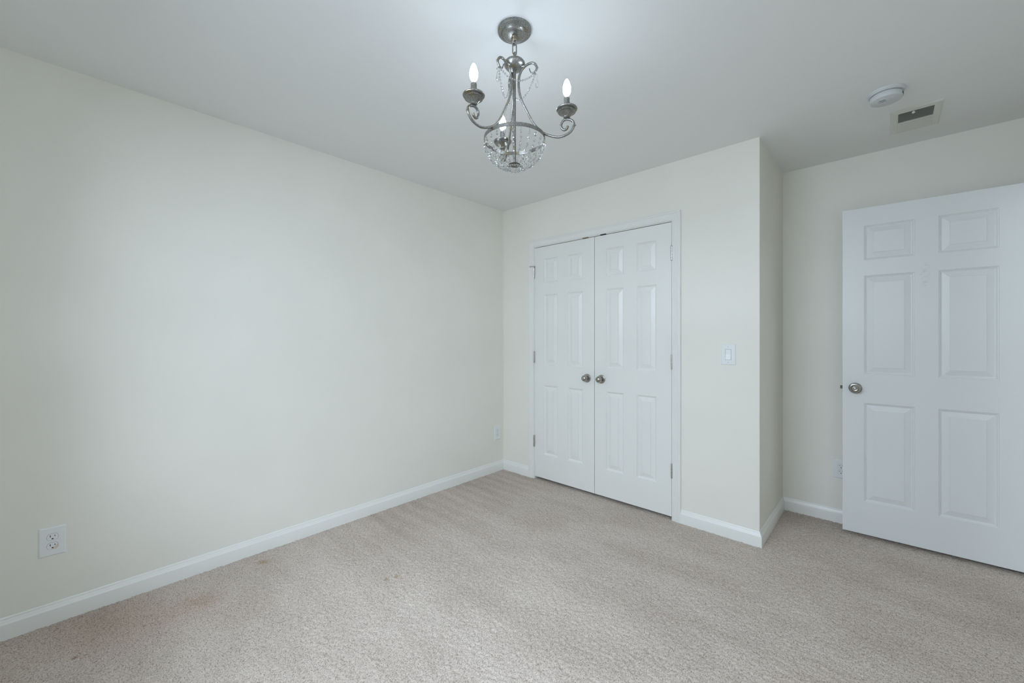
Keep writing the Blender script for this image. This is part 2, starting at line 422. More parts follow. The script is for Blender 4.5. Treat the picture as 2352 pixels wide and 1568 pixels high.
bbc = baseboard('baseboard_closet', (1.6585, 0), (XC, 0), (0, -1), 0, 1, 'white baseboard with a small screw hole, below the light switch')
baseboard('baseboard_closet_side', (XC, 0), (XC, YA), (1, 0), 1, -1, 'shaded white baseboard along the narrow side of the closet')
baseboard('baseboard_alcove', (XC, YA), (XR, YA), (0, -1), -1, -1, 'white baseboard on the set-back wall behind the open door')
baseboard('baseboard_right', (XR, YR), (XR, DY0 - 0.06), (-1, 0), -1, 0, 'white baseboard along the right wall up to the bedroom doorway')
baseboard('baseboard_rear', (0, YR), (XR, YR), (0, 1), -1, -1, 'white baseboard along the wall behind the viewer')
bm = BM(); lathe(bm, [(0.0, 0), (0.0042, 0), (0.0042, 0.0012), (0.0018, 0.0014), (0.0, 0.0006)], 12, Matrix.Translation((2.06, -0.012, 0.041)) @ Matrix.Rotation(PI / 2, 4, 'X'))
o = obj('screw_hole', bm, M_brown, bbc); o['label'] = 'small brown screw hole in the baseboard'

# door casing: U-shaped mitred sweep; profile (offset outwards from inner edge, thickness)
CP = [(0, 0), (0, 0.0085), (0.003, 0.010), (0.010, 0.0105), (0.012, 0.009), (0.0145, 0.009), (0.024, 0.0125), (0.034, 0.0145), (0.040, 0.015), (0.0415, 0.0132), (0.044, 0.0132), (0.046, 0.0155), (0.054, 0.0155), (0.0575, 0.0135), (0.0575, 0)]
def casing(name, x0, x1, zt, label, M=None):
    bm = BM(); cols = []
    for o_, t in CP:
        pts = [(x0 - o_, -t, -0.012), (x0 - o_, -t, zt + o_), (x1 + o_, -t, zt + o_), (x1 + o_, -t, -0.012)]
        cols.append([bm.verts.new(M @ Vector(p) if M else p) for p in pts])
    n = len(CP)
    for i in range(n):
        A, B = cols[i], cols[(i + 1) % n]
        for k in range(3): bm.faces.new((A[k], A[k + 1], B[k + 1], B[k]))
    bm.faces.new([c[0] for c in cols]); bm.faces.new([c[3] for c in cols][::-1])
    return struct(name, bm, M_trim, label, 'door trim', 25)
tr1 = casing('trim_1', JX0 - 0.006, JX1 + 0.006, JZ + 0.006, 'white moulded casing around the double closet doors')
bm = BM()
box(bm, JX0 - 0.018, JX0, 0.0, 0.11, -0.012, JZ); box(bm, JX1, JX1 + 0.018, 0.0, 0.11, -0.012, JZ); box(bm, JX0 - 0.018, JX1 + 0.018, 0.0, 0.11, JZ, JZ + 0.018)
box(bm, JX0, JX1, 0.042, 0.075, JZ - 0.010, JZ)
struct('trim_2', bm, M_trim, 'white door jamb lining the closet opening', 'door jamb')
for x0, x1, mm in ((0.884, 0.936, M_brown), (1.044, 1.094, M_dark)):     # ball-catch strikes under the head jamb
    bm = BM(); box(bm, x0, x1, -0.004, 0.034, JZ - 0.0015, JZ + 0.0035); box(bm, x0 + 0.018, x0 + 0.034, 0.002, 0.028, JZ - 0.003, JZ - 0.0014)
    o = obj('catch_plate', bm, mm, tr1)
MR = Matrix.Translation((XR, 0, 0)) @ Matrix.Rotation(PI / 2, 4, 'Z')
MR = Matrix(((0, 1, 0, XR), (1, 0, 0, 0), (0, 0, 1, 0), (0, 0, 0, 1)))       # local x -> world y, local -y -> world -x
casing('trim_3', DY0 + 0.006, DY1 - 0.006, DZ - 0.012, 'white casing around the bedroom doorway in the right wall', MR)
bm = BM()
box(bm, XR, XR + 0.11, DY0, DY0 + 0.018, -0.012, DZ - 0.018); box(bm, XR, XR + 0.11, DY1 - 0.018, DY1, -0.012, DZ - 0.018); box(bm, XR, XR + 0.11, DY0, DY1, DZ - 0.018, DZ)
struct('trim_4', bm, M_trim, 'white jamb lining the bedroom doorway', 'door jamb')

# ------------------------------------------------------------------ six-panel doors
PROF = [(0.0, 0.0), (0.0022, 0.0034), (0.0052, 0.0040), (0.0070, 0.0072), (0.0120, 0.0112), (0.0148, 0.0116), (0.0430, 0.0034), (0.0442, 0.0012)]
def six_panel(w, h, th, pcols, prows):
    """door leaf, local x 0..w, front face y=0 (towards -y), z 0..h."""
    bm = BM()
    xs = sorted({0.0, w, *[v for c in pcols for v in c]}); zs = sorted({0.0, h, *[v for r in prows for v in r]})
    for side in (0, 1):
        def P(x, z, d): return (x, d if side == 0 else th - d, z)
        grid = {(x, z): bm.verts.new(P(x, z, 0)) for x in xs for z in zs}
        for i in range(len(xs) - 1):
            for j in range(len(zs) - 1):
                x0, x1, z0, z1 = xs[i], xs[i + 1], zs[j], zs[j + 1]
                c = [grid[x0, z0], grid[x1, z0], grid[x1, z1], grid[x0, z1]]
                if (x0, x1) in pcols and (z0, z1) in prows:
                    for ins, d in PROF[1:]:
                        n = [bm.verts.new(P(x, z, d)) for x, z in ((x0 + ins, z0 + ins), (x1 - ins, z0 + ins), (x1 - ins, z1 - ins), (x0 + ins, z1 - ins))]
                        for k in range(4): bm.faces.new((c[k], c[(k + 1) % 4], n[(k + 1) % 4], n[k]))
                        c = n
                bm.faces.new(c)
        g = grid
        if side == 0: g0 = grid
    for i in range(len(xs) - 1):
        for z in (zs[0], zs[-1]): bm.faces.new((g0[xs[i], z], g0[xs[i + 1], z], g[xs[i + 1], z], g[xs[i], z]))
    for j in range(len(zs) - 1):
        for x in (xs[0], xs[-1]): bm.faces.new((g0[x, zs[j]], g0[x, zs[j + 1]], g[x, zs[j + 1]], g[x, zs[j]]))
    return bm
ZB = 0.022
CW = 0.6015
rows_c = [(0.230 - ZB, 0.831 - ZB), (1.008 - ZB, 1.617 - ZB), (1.715 - ZB, 1.927 - ZB)]
cols_c = [(0.100, 0.2475), (0.349, 0.4965)]
def knob_bm(prof): 
    bm = BM(); lathe(bm, prof, 36, Matrix.Rotation(PI / 2, 4, 'X')); return bm    # axis along -y
KN = [(0.0, 0.0), (0.033, 0.0), (0.0332, 0.003), (0.0325, 0.0075), (0.030, 0.0085), (0.0135, 0.010), (0.0125, 0.016), (0.0125, 0.024), (0.0165, 0.029), (0.0225, 0.034), (0.0245, 0.040), (0.0240, 0.047), (0.0205, 0.055), (0.0135, 0.0605), (0.006, 0.0625), (0.0, 0.063)]
def hinge_bm(L=0.095):
    bm = BM()
    n = 5
    for k in range(n):
        z0 = -L / 2 + k * L / n
        lathe(bm, [(0.0, z0 + 0.0004), (0.0062, z0 + 0.0004), (0.0062, z0 + L / n - 0.0006), (0.0, z0 + L / n - 0.0006)], 14)
    lathe(bm, [(0.0, L / 2), (0.0075, L / 2), (0.0068, L / 2 + 0.003), (0.0, L / 2 + 0.0045)], 14)
    lathe(bm, [(0.0, -L / 2 - 0.004), (0.006, -L / 2 - 0.003), (0.0068, -L / 2), (0.0, -L / 2)], 14)
    return bm
def closet_door(name, x0, knob_x, hinge_x, hz, label):
    bm = six_panel(CW, 2.0335 - ZB, 0.035, cols_c, rows_c)
    d = struct(name, bm, M_door, label, 'closet door')
    d.location = (x0, 0.0, ZB)
    k = obj('door_knob', knob_bm(KN), M_nickel, d, 40); k.location = (knob_x - x0, 0, 0.923 - ZB)
    k['label'] = 'round satin nickel knob'
    for z in hz:
        hb = obj('hinge', hinge_bm(), M_chrome, d, 40); hb.location = (hinge_x - x0, -0.0065, z - ZB)
    return d
d1 = closet_door('door_1', 0.3885, 0.926, 0.3815, (1.818, 1.072, 0.333), 'white six-panel closet door, the left leaf nearest the far corner')
d2 = closet_door('door_2', 0.9940, 1.054, 1.6005, (1.820, 1.077, 0.337), 'white six-panel closet door, the right leaf nearest the light switch')
# hinge-pin stop on the top hinge of the left leaf
bm = BM()
lathe(bm, [(0.0, 0), (0.008, 0), (0.008, 0.004), (0.0, 0.004)], 14, Matrix.Translation((0, 0, 0.0)))
tube(bm, [(0, 0, 0.002), (-0.008, -0.012, 0.003), (-0.020, -0.020, 0.003), (-0.030, -0.017, 0.002)], 0.0028, 8)
cyl(bm, (-0.029, -0.018, 0.002), (-0.036, -0.010, -0.001), 0.0055, 12)
tube(bm, [(0, 0, 0.002), (0.010, -0.010, 0.002), (0.016, -0.004, 0.002)], 0.0026, 8)
o = obj('hinge_pin_stop', bm, M_chrome, d1, 40); o.location = (0.3815 - 0.3885, -0.0065, 1.8705 - ZB)

# bedroom door, standing open into the room
rows_d = [(0.223 - 0.02, 0.838 - 0.02), (1.015 - 0.02, 1.630 - 0.02), (1.727 - 0.02, 1.941 - 0.02)]
d3 = struct('door_3', six_panel(0.762, 2.032, 0.035, [(0.104, 0.329), (0.426, 0.651)], rows_d), M_scuffed,
            'tall white six-panel bedroom door standing open on the right', 'door')
d3.location = (2.4683, 0.5679, 0.02); d3.rotation_euler = (0, 0, math.radians(1.768))
RK = [(0.0, 0.0), (0.033, 0.0), (0.0335, 0.003), (0.0325, 0.0065), (0.0285, 0.009), (0.0265, 0.0095), (0.0255, 0.0115), (0.014, 0.013), (0.0125, 0.017), (0.0125, 0.027),
      (0.0175, 0.032), (0.0232, 0.037), (0.0250, 0.043), (0.0242, 0.050), (0.0205, 0.057), (0.0150, 0.061), (0.0125, 0.0615), (0.0115, 0.0600), (0.0085, 0.0595), (0.0070, 0.0615), (0.0, 0.0625)]
k = obj('door_knob', knob_bm(RK), M_nickel, d3, 35); k.location = (0.062, 0, 0.927 - 0.02); k['label'] = 'round satin nickel knob with a privacy button'
bm = BM(); lathe(bm, RK, 36, Matrix.Translation((0.062, 0.035, 0.907)) @ Matrix.Rotation(-PI / 2, 4, 'X'))
k = obj('door_knob', bm, M_nickel, d3, 35); k['label'] = 'round satin nickel knob on the wall side'
bm = BM()
box(bm, -0.0012, 0.0, 0.005, 0.030, 0.907 - 0.028, 0.907 + 0.028)
v = [bm.verts.new(p) for p in ((-0.0012, 0.011, 0.897), (-0.0012, 0.024, 0.897), (-0.013, 0.022, 0.897), (-0.0012, 0.011, 0.918), (-0.0012, 0.024, 0.918), (-0.013, 0.022, 0.918))]
for q in ((0, 1, 2), (5, 4, 3), (0, 2, 5, 3), (2, 1, 4, 5), (1, 0, 3, 4)): bm.faces.new([v[i] for i in q])
obj('latch_bolt', bm, M_nickel, d3)
for z in (1.83, 1.02, 0.24):
    hb = obj('hinge', hinge_bm(), M_chrome, d3, 40); hb.location = (0.768, 0.030, z)

# ------------------------------------------------------------------ outlets and switch
def plate(bm, w, h, t=0.006, b=0.005):
    """bevelled wall plate, local x across, z up, front towards -y, back at y=0"""
    lv = []
    for ins, y in ((0, 0), (0, -t * 0.35), (b * 0.35, -t * 0.75), (b, -t)):
        lv.append([bm.verts.new((sx * (w / 2 - ins), y, sz * (h / 2 - ins))) for sx, sz in ((-1, -1), (1, -1), (1, 1), (-1, 1))])
    for A, B in zip(lv, lv[1:]):
        for k in range(4): bm.faces.new((A[k], A[(k + 1) % 4], B[(k + 1) % 4], B[k]))
    bm.faces.new(lv[-1]); bm.faces.new(lv[0][::-1])
def disc(bm, pts, y0, y1, mi=0):
    A = [bm.verts.new((x, y0, z)) for x, z in pts]; B = [bm.verts.new((x, y1, z)) for x, z in pts]
    n = len(pts)
    for k in range(n): bm.faces.new((A[k], A[(k + 1) % n], B[(k + 1) % n], B[k])).material_index = mi
    bm.faces.new(A[::-1]).material_index = mi; bm.faces.new(B).material_index = mi
def stadium(w, h, n=10):
    # rounded sides, flat top and bottom
    R = w / 2; a = math.asin(min(1, (h / 2) / R)); p = []
    for k in range(n + 1):
        t = -a + 2 * a * k / n; p.append((R * math.cos(t), R * math.sin(t)))
    for k in range(n + 1):
        t = PI - a + 2 * a * k / n; p.append((R * math.cos(t), R * math.sin(t)))
    return p
# yellowed lower corner on one receptacle
M_yellowed = bump(mat('yellowed_plastic', (0.79, 0.81, 0.81), 0.3), 400, 0.02, 0.0002)
def yellowed(m):
    c = coords(m); sp = nd(m, 'ShaderNodeSeparateXYZ'); lk(m, c, sp.inputs[0])
    a = nd(m, 'ShaderNodeMath', operation='MULTIPLY_ADD'); a.inputs[1].default_value = 1.0; lk(m, sp.outputs[2], a.inputs[0])
    b_ = nd(m, 'ShaderNodeMath', operation='MULTIPLY'); b_.inputs[1].default_value = -0.9; lk(m, sp.outputs[0], b_.inputs[0])
    lk(m, b_.outputs[0], a.inputs[2])
    r = nd(m, 'ShaderNodeMapRange'); r.inputs[1].default_value = -0.0095; r.inputs[2].default_value = -0.0085; r.inputs[3].default_value = 1; r.inputs[4].default_value = 0
    lk(m, a.outputs[0], r.inputs[0])
    mx = nd(m, 'ShaderNodeMix', data_type='RGBA'); lk(m, r.outputs[0], mx.inputs[0])
    mx.inputs[6].default_value = (0.78, 0.81, 0.84, 1); mx.inputs[7].default_value = (0.74, 0.60, 0.50, 1)
    lk(m, mx.outputs[2], m.node_tree.nodes['Principled BSDF'].inputs['Base Color'])
yellowed(M_yellowed)
def outlet(loc, rotz, label, lower=None):
    r = empty('electrical_outlet', loc, (0, 0, rotz)); tag(r, label, 'outlet', 'white wall outlets')
    bm = BM(); plate(bm, 0.081, 0.1255); obj('cover_plate', bm, M_plastic, r, 20)
    for s in (1, -1):
        bm = BM()
        disc(bm, stadium(0.0352, 0.0292), -0.0061, -0.0063, 1)      # dark seam round the face
        disc(bm, stadium(0.0338, 0.0278), -0.0062, -0.0072, 0)
        disc(bm, [(-0.0078, 0.0), (-0.0056, 0.0), (-0.0056, 0.0088), (-0.0078, 0.0088)], -0.0072, -0.00735, 2)
        disc(bm, [(0.0056, 0.0012), (0.0078, 0.0012), (0.0078, 0.0078), (0.0056, 0.0078)], -0.0072, -0.00735, 2)
        g = [(0.0029 * math.cos(a), -0.0078 + 0.0029 * math.sin(a)) for a in [PI * k / 8 for k in range(9)]] + [(-0.0029, -0.0098), (0.0029, -0.0098)]
        disc(bm, g, -0.0072, -0.00735, 2)
        rc = obj('receptacle', bm, [lower if (lower and s < 0) else M_plastic, M_gapline, M_dark], r); rc.location = (0, 0, 0.0193 * s)
        if lower and s < 0: rc['label'] = 'lower receptacle with a peach-coloured yellowed corner'
    bm = BM(); lathe(bm, [(0, 0.0058), (0.0032, 0.0058), (0.0030, 0.0072), (0, 0.0075)], 14, Matrix.Rotation(PI / 2, 4, 'X'))
    box(bm, -0.0025, 0.0025, -0.0077, -0.0072, -0.0004, 0.0004)
    obj('screw', bm, M_plastic, r)
    return r
outlet((0.0, -2.838, 0.357), PI / 2, 'white outlet low on the left wall near the viewer, peach mark on its lower socket', M_yellowed)
outlet((0.0, -0.083, 0.3555), PI / 2, 'white outlet low on the left wall beside the far corner of the room')
outlet((2.4505, YA, 0.3605), 0, 'white outlet half hidden behind the edge of the open door')

sw = empty('light_switch', (1.951, 0, 1.139)); tag(sw, 'white rocker light switch on the wall right of the closet doors', 'light switch')
bm = BM(); plate(bm, 0.0825, 0.1285); obj('cover_plate', bm, M_plastic, sw, 20)
bm = BM(); wrect(bm, -0.0173, 0.0173, -0.0338, 0.0338, 0.0022, -0.0066, -0.0058)
obj('switch_bezel', bm, M_bezel, sw)
bm = BM()
P_ = [(-0.0070, -0.0318), (-0.0103, -0.0318), (-0.0072, 0.0), (-0.0066, 0.0318), (-0.0055, 0.0318), (-0.0055, -0.0318)]
A = [bm.verts.new((-0.0152, y, z)) for y, z in P_]; B = [bm.verts.new((0.0152, y, z)) for y, z in P_]
for k in range(len(P_)): bm.faces.new((A[k], A[(k + 1) % len(P_)], B[(k + 1) % len(P_)], B[k]))
bm.faces.new(A); bm.faces.new(B[::-1])
obj('rocker', bm, M_plastic, sw)
for s in (1, -1):
    bm = BM(); lathe(bm, [(0, 0.0058), (0.0034, 0.0058), (0.0031, 0.0068), (0, 0.0070)], 14, Matrix.Rotation(PI / 2, 4, 'X'))
    box(bm, -0.0004, 0.0004, -0.0073, -0.0069, -0.0027, 0.0027)
    o = obj('screw', bm, M_rub, sw); o.location = (0, 0, 0.0485 * s)

# ------------------------------------------------------------------ ceiling vent
VX, VY = 2.7895, 0.333
vt = empty('ceiling_vent', (VX, VY, H)); tag(vt, 'white metal air register on the ceiling above the open door', 'air vent')
bm = BM()
hw_, hl, iw, il = 0.099, 0.159, 0.0675, 0.121
lv = []
for x, y, z in ((hw_, hl, 0.0), (hw_, hl, -0.0012), (hw_ - 0.006, hl - 0.006, -0.0065), (iw + 0.002, il + 0.002, -0.0075), (iw, il, -0.0065), (iw, il, 0.0)):
    lv.append([bm.verts.new((sx * x, sy * y, z)) for sx, sy in ((-1, -1), (1, -1), (1, 1), (-1, 1))])
for A, B in zip(lv, lv[1:]):
    for k in range(4): bm.faces.new((A[k], A[(k + 1) % 4], B[(k + 1) % 4], B[k]))
obj('vent_frame', bm, M_vent, vt)
bm = BM(); box(bm, -iw, iw, -il, il, -0.0012, -0.0004); obj('duct_opening', bm, M_duct, vt)
bm = BM(); box(bm, -iw, iw, 0.0, 0.009, -0.0105, -0.002); obj('centre_bar', bm, M_vent, vt)
NS = 10
for half in (0, 1):
    y0, y1 = ((-il, 0.0), (0.009, il))[half]
    for k in range(NS):
        yc = y0 + (k + 0.75) * (y1 - y0) / (NS + 0.5)
        s = 1 if half == 0 else -1
        bm = BM(); dz, dy, th = 0.0036, 0.0036, 0.0007
        # blades lean away from the centre bar on either half
        q = [(yc - s * dy, -0.0092), (yc - s * dy + th, -0.0092), (yc + s * dy + th, -0.0020), (yc + s * dy, -0.0020)]
        A = [bm.verts.new((-iw, y, z)) for y, z in q]; B = [bm.verts.new((iw, y, z)) for y, z in q]
        for j in range(4): bm.faces.new((A[j], A[(j + 1) % 4], B[(j + 1) % 4], B[j]))
        bm.faces.new(A); bm.faces.new(B[::-1])
        obj('vent_blade', bm, M_vent, vt)
bm = BM(); box(bm, -0.012, -0.009, -il - 0.012, -il + 0.018, -0.016, -0.009); box(bm, -0.016, -0.004, -il - 0.010, -il - 0.004, -0.022, -0.014)
obj('damper_lever', bm, M_vent, vt)
for y in (-0.139, 0.139):
    bm = BM(); lathe(bm, [(0, -0.0125), (0.003, -0.012), (0.0042, -0.0095), (0.0, -0.009)], 12); o = obj('screw', bm, M_vent, vt); o.location = (0.004, y, 0)

# ------------------------------------------------------------------ smoke detector
sd = empty('smoke_detector', (2.675, -0.085, H)); tag(sd, 'round white smoke detector on the ceiling beside the air vent', 'smoke detector')
bm = BM(); lathe(bm, [(0.0, 0.0), (0.0715, 0.0), (0.0715, -0.004), (0.0695, -0.0075), (0.0675, -0.0085), (0.0660, -0.0125), (0.0635, -0.0135), (0.0575, -0.0135), (0.0, -0.0135)], 56)
obj('mounting_base', bm, M_detect, sd, 30)
bm = BM(); lathe(bm, [(0.0, -0.0133), (0.054, -0.0133), (0.054, -0.018), (0.0605, -0.0185), (0.0612, -0.022), (0.0610, -0.036), (0.0590, -0.0405), (0.0550, -0.0425), (0.0, -0.0435)], 56)
obj('body', bm, M_detect, sd, 30)
bm = BM()
for k in range(4):
    a = math.radians(-20 + 8 * k); M = Matrix.Rotation(a, 4, 'Z')
    b2 = [M @ Vector(p) for p in ((0.0605, -0.002, -0.0355), (0.0618, -0.002, -0.0355), (0.0618, 0.002, -0.0355), (0.0605, 0.002, -0.0355), (0.0605, -0.002, -0.0235), (0.0618, -0.002, -0.0235), (0.0618, 0.002, -0.0235), (0.0605, 0.002, -0.0235))]
    v = [bm.verts.new(p) for p in b2]
    for q in ((0, 3, 2, 1), (4, 5, 6, 7), (0, 1, 5, 4), (1, 2, 6, 5), (2, 3, 7, 6), (3, 0, 4, 7)): bm.faces.new([v[i] for i in q])
obj('sounder_slots', bm, M_gapline, sd)
bm = BM(); lathe(bm, [(0.0, -0.043), (0.021, -0.0430), (0.0205, -0.0455), (0.0180, -0.0462), (0.0175, -0.0450), (0.0, -0.0455)], 40)
o = obj('test_button', bm, M_detect, sd, 30); o.location = (-0.012, -0.018, 0)
bm = BM()
tube(bm, [(0.019 * math.cos(a), 0.019 * math.sin(a), -0.0446) for a in [2 * PI * k / 40 for k in range(40)]], 0.0006, 6, True)
tube(bm, [(0.010 * math.cos(a), 0.010 * math.sin(a), -0.0456) for a in [2 * PI * k / 30 for k in range(30)]], 0.0005, 6, True)
tube(bm, [(-0.014, -0.012, -0.0456), (0.014, 0.012, -0.0456)], 0.0005, 6)
tube(bm, [(-0.003, 0.014, -0.0456), (0.004, -0.014, -0.0456)], 0.0005, 6)
o = obj('button_marking', bm, M_gapline, sd); o.location = (-0.012, -0.018, 0)
bm = BM(); lathe(bm, [(0, -0.0425), (0.0035, -0.0428), (0.003, -0.0445), (0, -0.045)], 14); o = obj('indicator_light', bm, M_rub, sd, 30); o.location = (0.024, -0.020, 0)

# ------------------------------------------------------------------ chandelier
CX, CY = 1.6165, -1.6130
ch = empty('chandelier', (CX, CY, H)); tag(ch, 'small antique silver chandelier with three lit candle bulbs and crystal beads', 'chandelier')
dz = lambda z: z - H
def spline(P, n=6):
    P = [Vector(p) for p in P]; out = []
    for i in range(len(P) - 1):
        p0, p1, p2, p3 = P[max(i - 1, 0)], P[i], P[i + 1], P[min(i + 2, len(P) - 1)]
        for k in range(n):
            t = k / n
            out.append(0.5 * ((2 * p1) + (p2 - p0) * t + (2 * p0 - 5 * p1 + 4 * p2 - p3) * t * t + (3 * p1 - p0 - 3 * p2 + p3) * t ** 3))
    out.append(P[-1]); return out
bm = BM(); lathe(bm, [(0.0, 0), (0.0650, 0), (0.0653, -0.005), (0.0648, -0.0095), (0.0635, -0.0112), (0.0525, -0.0150), (0.0512, -0.0165), (0.0500, -0.0150), (0.0480, -0.0175), (0.044, -0.0215), (0.034, -0.0260), (0.018, -0.0295), (0.0, -0.0305)], 64)
obj('canopy', bm, M_silver, ch, 25)
bm = BM(); lathe(bm, [(0.0, dz(2.411)), (0.0125, dz(2.411)), (0.0135, dz(2.409)), (0.0125, dz(2.406)), (0.0118, dz(2.404)), (0.0122, dz(2.398)), (0.0090, dz(2.394)), (0.0, dz(2.394))], 28)
tube(bm, [(0.0072 * math.cos(a), 0, dz(2.388) + 0.0085 * math.sin(a)) for a in [2 * PI * k / 24 for k in range(24)]], 0.0022, 8, True)
cp = obj('canopy_collar', bm, M_silver, ch, 35)
def link_bm(w, h, r):
    bm = BM(); pts = []
    for k in range(32):
        a = 2 * PI * k / 32
        pts.append((w * math.cos(a), 0, (h - w) * (1 if math.sin(a) > 0 else -1) * (1 if abs(math.sin(a)) > 1e-6 else 0) + w * math.sin(a)))
    tube(bm, pts, r, 8, True); return bm
# world angle of the lens axis seen from the chandelier is used only to turn the link flat side on
LK = math.radians(42.8)
l1 = obj('chain_link', link_bm(0.0080, 0.0215, 0.0026), M_silver, ch, 60); l1.location = (0, 0, dz(2.3645)); l1.rotation_euler = (0, 0, LK + 0.5)
cp.rotation_euler = (0, 0, LK + PI / 2 + 0.5)
bm = BM()
tube(bm, [(0.0065 * math.cos(a), 0, dz(2.3455) + 0.0065 * math.sin(a)) for a in [2 * PI * k / 24 for k in range(24)]], 0.0022, 8, True)
cyl(bm, (0, 0, dz(2.316)), (0, 0, dz(2.341)), 0.0050, 14)
hl_ = obj('hub_loop', bm, M_silver, ch, 40); hl_.rotation_euler = (0, 0, LK + PI / 2 + 0.5)
bm = BM(); lathe(bm, [(0.0, dz(2.3240)), (0.010, dz(2.3238)), (0.020, dz(2.3225)), (0.029, dz(2.3195)), (0.0365, dz(2.3150)), (0.0405, dz(2.3095)), (0.0412, dz(2.3050)), (0.0395, dz(2.2995)), (0.0350, dz(2.2930)), (0.028, dz(2.2875)), (0.019, dz(2.2840)), (0.010, dz(2.2825)), (0.0, dz(2.2822))], 44)
obj('hub', bm, M_silver, ch, 50)
bm = BM(); lathe(bm, [(0.0, dz(2.288)), (0.0075, dz(2.288)), (0.0075, dz(2.279)), (0.0056, dz(2.278)), (0.0056, dz(1.922)), (0.009, dz(1.920)), (0.0, dz(1.919))], 20)
obj('stem', bm, M_silver, ch, 40)
bm = BM()
RR = 0.1186
lv = [[bm.verts.new((r * math.cos(2 * PI * k / 96), r * math.sin(2 * PI * k / 96), dz(z))) for k in range(96)] for r, z in ((RR, 2.0065), (RR, 2.0205), (RR - 0.0022, 2.0205), (RR - 0.0022, 2.0065))]
for i in range(4):
    A, B = lv[i], lv[(i + 1) % 4]
    for k in range(96): bm.faces.new((A[k], A[(k + 1) % 96], B[(k + 1) % 96], B[k]))
obj('basket_ring', bm, M_silver, ch, 40)
bm = BM(); lathe(bm, [(0.0, dz(1.922)), (0.006, dz(1.921)), (0.012, dz(1.9185)), (0.0225, dz(1.9165)), (0.0235, dz(1.915)), (0.021, dz(1.9135)), (0.008, dz(1.911)), (0.0, dz(1.9085))], 36)
obj('bottom_disc', bm, M_bronze, ch, 35)

ARM = [(0.0590, 2.2790), (0.0620, 2.2690), (0.0675, 2.2605), (0.0745, 2.2590), (0.0825, 2.2635), (0.0880, 2.2735), (0.0862, 2.2850), (0.0780, 2.2950), (0.0668, 2.2990), (0.055, 2.2970), (0.0425, 2.2910), (0.0312, 2.2806), (0.0235, 2.2685), (0.0186, 2.2540), (0.0168, 2.2381), (0.0166, 2.2252), (0.0173, 2.2122), (0.0200, 2.1940), (0.0250, 2.1720), (0.0330, 2.1500), (0.0405, 2.1345), (0.0520, 2.1110), (0.0696, 2.0767), (0.0882, 2.0491), (0.1113, 2.0256), (0.1388, 2.0106), (0.1570, 2.0040), (0.1740, 2.0005), (0.1950, 2.0035), (0.2145, 2.0130), (0.2265, 2.0280), (0.2295, 2.0430), (0.2245, 2.0540), (0.2142, 2.0605), (0.203, 2.0631), (0.1908, 2.0604), (0.1825, 2.0500), (0.1818, 2.0383), (0.1874, 2.0280), (0.1955, 2.0243), (0.203, 2.0287), (0.2062, 2.0375)]
ar = [0.0022 if i < 2 else 0.0030 if i == 2 else 0.0038 if i == 3 else 0.0044 if i < 6 else 0.0047 for i in range(len(ARM))]
sp = spline([(r, 0, dz(z)) for r, z in ARM], 5)
sr = [p.x for p in spline([(a, 0, 0) for a in ar], 5)]
bm = BM(); tube(bm, sp, sr, 10)
cyl(bm, (0.030, 0, dz(2.2915)), (0.041, 0, dz(2.2905)), 0.0065, 14)
lathe(bm, [(0, -0.003), (0.002, -0.0022), (0.003, 0), (0.002, 0.0022), (0, 0.003)], 10, Matrix.Translation((0.2355, 0, dz(2.0365))))
lathe(bm, [(0, -0.003), (0.002, -0.0022), (0.003, 0), (0.002, 0.0022), (0, 0.003)], 10, Matrix.Translation((0.0930, 0, dz(2.2765))))
p_arm = obj('arm', bm, M_silver, ch, 50)
bm = BM(); lathe(bm, [(0.0, 2.0665), (0.0085, 2.0665), (0.0125, 2.0690), (0.0125, 2.0735), (0.0135, 2.0745), (0.0170, 2.0800), (0.0240, 2.0860), (0.0305, 2.0888), (0.0328, 2.0890), (0.0338, 2.0905), (0.0330, 2.0925), (0.0322, 2.0960), (0.0355, 2.0965), (0.0385, 2.0980), (0.0395, 2.1005), (0.0385, 2.1030), (0.0365, 2.1035), (0.0320, 2.1020), (0.0250, 2.0990), (0.0130, 2.0985), (0.0, 2.0985)], 44)
p_pan = obj('drip_pan', bm, M_silver, ch, 28)
bm = BM(); lathe(bm, [(0.0, 2.098), (0.0118, 2.098), (0.0118, 2.1005), (0.0107, 2.1015), (0.0107, 2.1415), (0.0095, 2.1425), (0.0, 2.1420)], 28)
p_slv = obj('candle_sleeve', bm, M_silver, ch, 35)
bm = BM(); lathe(bm, [(0.0, 2.140), (0.0090, 2.140), (0.0098, 2.1465), (0.0110, 2.1500), (0.0145, 2.1590), (0.0168, 2.1680), (0.0175, 2.1760), (0.0170, 2.1860), (0.0148, 2.1980), (0.0108, 2.2090), (0.0060, 2.2165), (0.0026, 2.2195), (0.0, 2.2205)], 32)
p_blb = obj('light_bulb', bm, M_bulbglass, ch, 70); p_blb['label'] = 'clear torpedo bulb, lit'
bm = BM(); lathe(bm, [(0.0, 2.1505), (0.0075, 2.152), (0.0120, 2.159), (0.0148, 2.169), (0.0152, 2.177), (0.0136, 2.189), (0.0092, 2.203), (0.0040, 2.2125), (0.0, 2.2155)], 24)
p_fil = obj('glowing_filament', bm, M_fil, p_blb, 70)
bm = BM(); lathe(bm, [(0.0, 2.1385), (0.0082, 2.1385), (0.0082, 2.1470), (0.0060, 2.1500), (0.0, 2.151)], 20)
p_bse = obj('bulb_base', bm, M_chrome, p_blb, 40)
ANG = [27.2, 147.2, 267.2]
